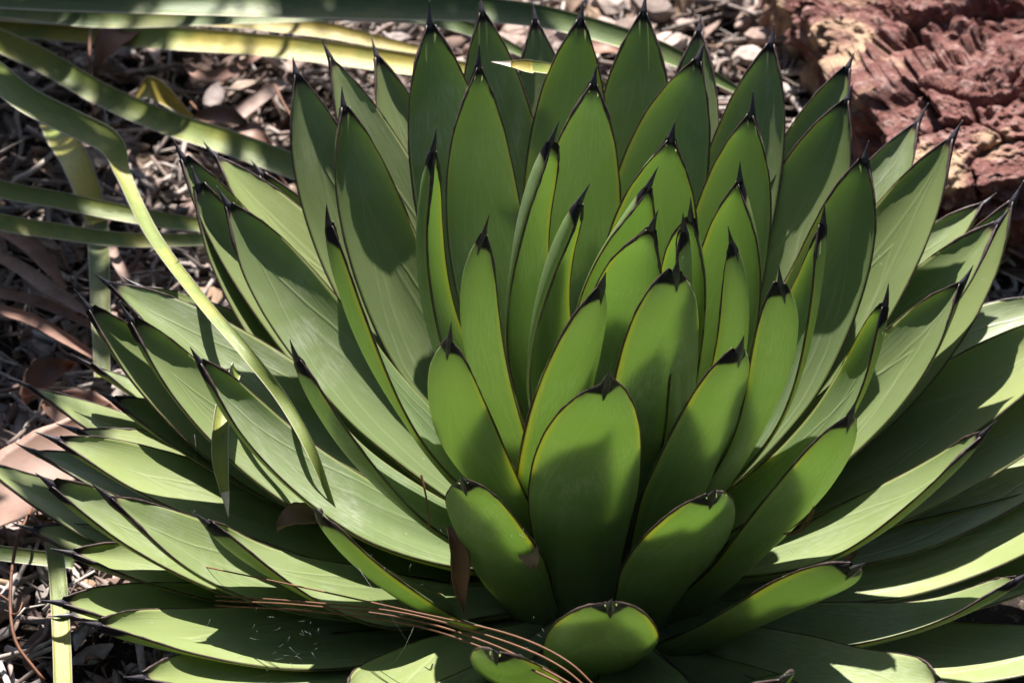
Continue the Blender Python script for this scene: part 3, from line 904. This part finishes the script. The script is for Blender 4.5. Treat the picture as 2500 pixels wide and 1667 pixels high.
# lone withered leaf with a dried tip behind the top of the rosette
P = [atd(1800, 700, 1.95), atd(1560, 330, 1.75), atd(1440, 190, 1.67), atd(1350, 172, 1.612), atd(1285, 163, 1.59), atd(1262, 160, 1.588)]
o = strap(P, W_(.016, .016, .014, .012, .009, .006), M_SG, None, world=True, n=40, name='strap_leaf')
tag(o, 'pale green leaf with a dry twisted tip poking out behind the top of the agave', 'leaf')
strap([atd(1263, 160, 1.588) , atd(1240, 156, 1.587), atd(1200, 151, 1.585)], W_(.0075, .0045, .0007), M_WTIP, o, world=True, n=8, name='leaf_tip').location = -o.location

strap([atd(1300, 165, 1.589), atd(1280, 162, 1.587), atd(1248, 157, 1.585)], W_(.0105, .0098, .0052), M_SB, o, world=True, n=8, name='dried_end').location = -o.location
# ------------------------------------------------------------------ bark strips, big dead leaves, needles
def bark(pts, wid, label, name='bark_strip', mat=None, cat_='bark', fold=.5, rv=.3):
    o = strap(pts, wid, mat or M_BARK, None, name=name, fold=fold, n=36, th=.0015)
    uvd = o.data.uv_layers[0].data
    for d_ in uvd: d_.uv = (rv, 0)
    tag(o, label, cat_); return o
bark([(-60, 600, .03), (40, 650, .035), (120, 705, .035), (230, 775, .02)], W_(.009, .011, .012, .005), 'long reddish brown bark strip at the left edge', rv=.45)
bark([(-60, 745, .025), (60, 775, .03), (150, 822, .03), (238, 875, .02)], W_(.008, .009, .009, .005), 'pale grey bark strip below the reddish one at the left edge', rv=.95)
bark([(-60, 705, .02), (80, 735, .022), (160, 765, .02), (225, 800, .012)], W_(.008, .009, .008, .004), 'grey weathered bark strip between the reddish and the palest strip', rv=.05)
bark([(255, 555, .01), (280, 625, .02), (310, 680, .02), (350, 735, .012)], W_(.008, .009, .008, .004), 'tan curved bark strip lying beside the vertical strap leaf', rv=.7)
bark([(-40, 535, .01), (60, 590, .02), (120, 650, .018), (160, 705, .01)], W_(.013, .016, .013, .004), 'broad pinkish grey bark flake under the horizontal strap leaves', rv=.0)
bark([(640, 130, .02), (560, 180, .028), (500, 190, .028), (455, 165, .02)], W_(.008, .012, .012, .006), 'pale forked bark piece lying under the yellow strap leaf', rv=.95)
bark([(700, 200, .02), (640, 240, .03), (560, 300, .03), (500, 330, .015)], W_(.010, .014, .013, .006), 'grey bark piece left of the uppermost left agave tips', rv=.05)

def big_leaf(px, py, z, ang, L, W, curl, twist, label, rv, n=(0, -.25, 1), D=None, name='dry_leaf'):
    p = atd(px, py, D) if D else at(px, py, z)
    m_ = MB(); dry_leaf_geo(m_, p, Vector(n), Vector((math.cos(R(ang)), math.sin(R(ang)), 0)), L, W, curl, twist, rv, 22, 11, .0007)
    return tag(m_.build(name, M_BIG, origin=p), label, 'dry leaf')
M_BIG = piece_mat('big_dry_leaf', [(0, (.27, .115, .06)), (.3, (.13, .065, .05)), (.5, (.40, .26, .21)), (.75, (.24, .11, .07)), (1, (.27, .12, .07))], .55, .35, .15, 25, .3)
big_leaf(105, 1140, .035, 52, .140, .062, .10, .3, 'large smooth red-brown dead leaf under the lower left agave tips', .02)
big_leaf(215, 1010, .03, -20, .075, .036, .25, -.4, 'broad brown dead leaf behind the pointed tips above the big red-brown one', .75)
big_leaf(120, 925, .02, 40, .05, .028, .4, .5, 'greyish pink curled leaf at the left above the big red-brown one', .5)
big_leaf(545, 290, .04, -15, .05, .024, .2, .2, 'pinkish oval dead leaf next to the yellow green strap leaf', .5)
big_leaf(620, 330, .035, -35, .045, .020, .3, .2, 'second pinkish dead leaf beside the oval one at the strap leaf', .55)
big_leaf(300, 80, .04, 60, .08, .032, .2, .4, 'dark brown dead leaf in the shade at the top left', .3)
big_leaf(1475, 115, .02, -10, .05, .028, .2, .2, 'pink dry leaf showing between the two topmost agave leaves', .5)
big_leaf(1120, 1392, 0, -58, .056, .015, .25, .3, 'dark brown folded leaf caught left of the front leaves', .3, n=(.5, -.6, .5), D=1.46)
big_leaf(745, 1262, 0, 25, .040, .018, .35, .6, 'dark brown dead leaf wedged between the left agave leaves', .3, n=(.2, -.2, 1), D=1.50)
big_leaf(1290, 1350, 0, -60, .030, .014, .3, .3, 'reddish dead leaf stuck beside the front centre leaf', .75, n=(.4, -.8, .3), D=1.45)
big_leaf(2078, 1352, 0, 60, .014, .007, .4, .3, 'small pinkish leaf scrap wedged between the right agave leaves', .5, n=(0, -.5, .8), D=1.53)

M_NEEDLE = simple_mat('pine_needle', (.09, .035, .018), (.17, .07, .035), 60, .6, .3)
def needles(rows, label, name='pine_needles', rad=.00075):
    root = None
    for i, row in enumerate(rows):
        P = [atd(p[0] + rnd.uniform(-5, 5), p[1] + rnd.uniform(-5, 5), p[2] + (.02 if len(row) > 5 else 0)) for p in row]; m_ = MB()
        tube(m_, cat(P, 40), [rad * (1 - .35 * j / 39) for j in range(40)], 6)
        if root is None:
            root = empty(name, P[0]); tag(root, label, 'pine needles')
        o = m_.build('needle', M_NEEDLE, root, origin=P[0]); o.location = P[0] - root.location
    return root
needles([[(1475, 1700, 1.30), (1380, 1615, 1.31), (1240, 1548, 1.33), (1000, 1490, 1.35), (750, 1435, 1.38), (508, 1388, 1.41)],
         [(1460, 1700, 1.31), (1370, 1628, 1.32), (1230, 1560, 1.34), (1000, 1500, 1.36), (760, 1475, 1.38), (522, 1456, 1.40)],
         [(1440, 1700, 1.31), (1350, 1640, 1.32), (1200, 1570, 1.33), (1000, 1512, 1.35), (750, 1482, 1.37), (530, 1468, 1.40)],
         [(1430, 1700, 1.30), (1340, 1652, 1.31), (1180, 1583, 1.33), (1000, 1522, 1.35), (760, 1490, 1.37), (525, 1474, 1.40)]],
        'bundle of long brown pine needles lying across the front leaves')
needles([[(1026, 1160, 1.42), (1036, 1220, 1.42), (1050, 1290, 1.43)]], 'single short brown pine needle standing left of the front leaves')
needles([[(1985, 1195, 1.46), (1990, 1240, 1.46), (1960, 1290, 1.46), (1915, 1308, 1.46)], [(1978, 1195, 1.465), (1983, 1240, 1.465), (1950, 1285, 1.465), (1912, 1302, 1.465)], [(1970, 1200, 1.47), (1974, 1240, 1.47), (1944, 1280, 1.47), (1915, 1296, 1.47)]], 'curled brown needle bundle between the right hand leaves')
needles([[(470, 250, 2.02), (540, 335, 1.98), (640, 405, 1.93), (680, 440, 1.92)]], 'tan needle lying over the strap leaf near the left agave tips', rad=.0012)
needles([[(672, 205, 2.03), (700, 260, 2.0), (745, 330, 1.97)]], 'tan stalk leaning beside the upper left agave tip', rad=.0014)
needles([[(222, 10, 2.1), (221, 120, 2.05), (225, 200, 2.03), (222, 290, 2.01)]], 'thin dark upright stem at the upper left', rad=.0018)
# red branching twig, lower left
tw = empty('twig', at(45, 1310, .05)); tag(tw, 'thin reddish branching twig at the lower left corner', 'twig')
for row, rd in (([(78, 1240, .05), (45, 1310, .05), (28, 1400, .045), (26, 1500, .045), (40, 1570, .04), (75, 1620, .035), (108, 1660, .03)], .0012), ([(26, 1470, .045), (5, 1455, .045), (-20, 1445, .045)], .0009), ([(48, 1305, .05), (65, 1285, .055), (70, 1255, .06)], .0008), ([(27, 1500, .045), (45, 1495, .05), (55, 1470, .05)], .0007)):
    m_ = MB(); P = [at(*p) for p in row]; tube(m_, cat(P, 18), [rd] * 18, 6)
    o = m_.build('branch', M_NEEDLE, tw, origin=P[0]); o.location = P[0] - tw.location

# ------------------------------------------------------------------ spider silk
M_SILK = simple_mat('spider_silk', (.3, .3, .29), (.2, .2, .2), 50, .4)
mb = MB(); r = random.Random(3)
for cx, cy, sx, sy, D, n in ((700, 1560, 200, 90, 1.36, 46), (480, 1330, 130, 90, 1.42, 26), (1850, 1400, 110, 110, 1.42, 26), (1290, 1300, 60, 60, 1.36, 6), (980, 1400, 140, 130, 1.38, 18), (1290, 1550, 40, 60, 1.36, 8)):
    for i in range(n * 2 // 3):
        px, py = r.gauss(cx, sx / 2), r.gauss(cy, sy / 2); a = r.uniform(0, 3.14); l = r.uniform(4, 26)
        d_ = D + r.uniform(-.02, .03)
        tube(mb, [atd(px, py, d_), atd(px + l * math.cos(a) * .5 + r.gauss(0, 2), py + l * math.sin(a) * .5, d_), atd(px + l * math.cos(a), py + l * math.sin(a), d_)], .00006, 3)
for a, b, D in (((868, 1375), (1010, 1590), 1.37), ((1010, 1530), (960, 1620), 1.36), ((475, 1060), (475, 1130), 1.43)):
    tube(mb, [atd(*a, D), atd((a[0] + b[0]) / 2 + 4, (a[1] + b[1]) / 2 + 3, D), atd(*b, D)], .00006, 3)
tag(mb.build('spider_silk', M_SILK), 'wisps of spider silk between the shaded front leaves', 'spider silk', kind='stuff')

# ------------------------------------------------------------------ unseen shrubs added round the bed to cut sky light and shade the litter
M_BLOCKER = simple_mat('blocker_leaf', (.045, .075, .025), (.075, .11, .035), 20, .6, .1, trans=.2)
mb = MB(); r = random.Random(9); vs, fs = [], []
def clump(c, rad, n, sz):
    for i in range(n):
        v = rvec(r).normalized() * (r.random() ** .4)
        p = Vector((c[0] + v.x * rad[0], c[1] + v.y * rad[1], c[2] + v.z * rad[2]))
        a = rvec(r).normalized(); b = rvec(r); b = (b - a * b.dot(a)).normalized(); q = a.cross(b) * .3
        k = len(vs); h = sz * r.uniform(.6, 1.3)
        vs.extend([p - b * h, p + q * h, p + b * h, p - q * h]); fs.append((k, k + 1, k + 2, k + 3))
for az in list(range(40, 325, 19)):  # ring of foliage added out of view to block sky light
    d = 3.0 + r.uniform(-.3, .5)
    for z in (.5, 1.5, 2.5, 3.3):
        clump((math.sin(R(az)) * d, math.cos(R(az)) * d, z), (.75, .75, .7), 420, .11)
tl = at(60, 40, 0)
for px, py, z0, z, ra, n_ in ((40, 60, 0, 1.0, .12, 130), (240, 50, .02, 1.1, .10, 80), (-60, 160, .15, 1.05, .09, 90), (120, 170, .03, 1.2, .06, 30), (830, 0, .16, 1.1, .08, 60), (1050, 20, .16, 1.0, .07, 40), (90, 700, 0, 1.3, .13, 16), (430, 330, 0, 1.3, .09, 9), (60, 950, 0, 1.3, .10, 14), (620, 200, 0, 1.3, .10, 8), (60, 480, 0, 1.2, .07, 12), (90, 1560, 0, 1.2, .06, 10), (330, 560, 0, 1.3, .05, 8), (250, 0, .16, 1.2, .05, 18)):
    c = at(px, py, z0) + sd * ((z - z0) / sd.z)  # unseen leaf clump added up the sun ray to shade this spot
    clump((c.x, c.y, c.z), (ra * 1.3, ra, ra * .8), n_ * 2, .04)
mb.add(vs, fs, [(0, 0)] * len(vs))
tag(mb.build('light_blocking_shrubs', M_BLOCKER, smooth=False), 'unseen dark foliage added round the garden bed to block sky and sun', 'light_blocking_shrubs', kind='stuff')
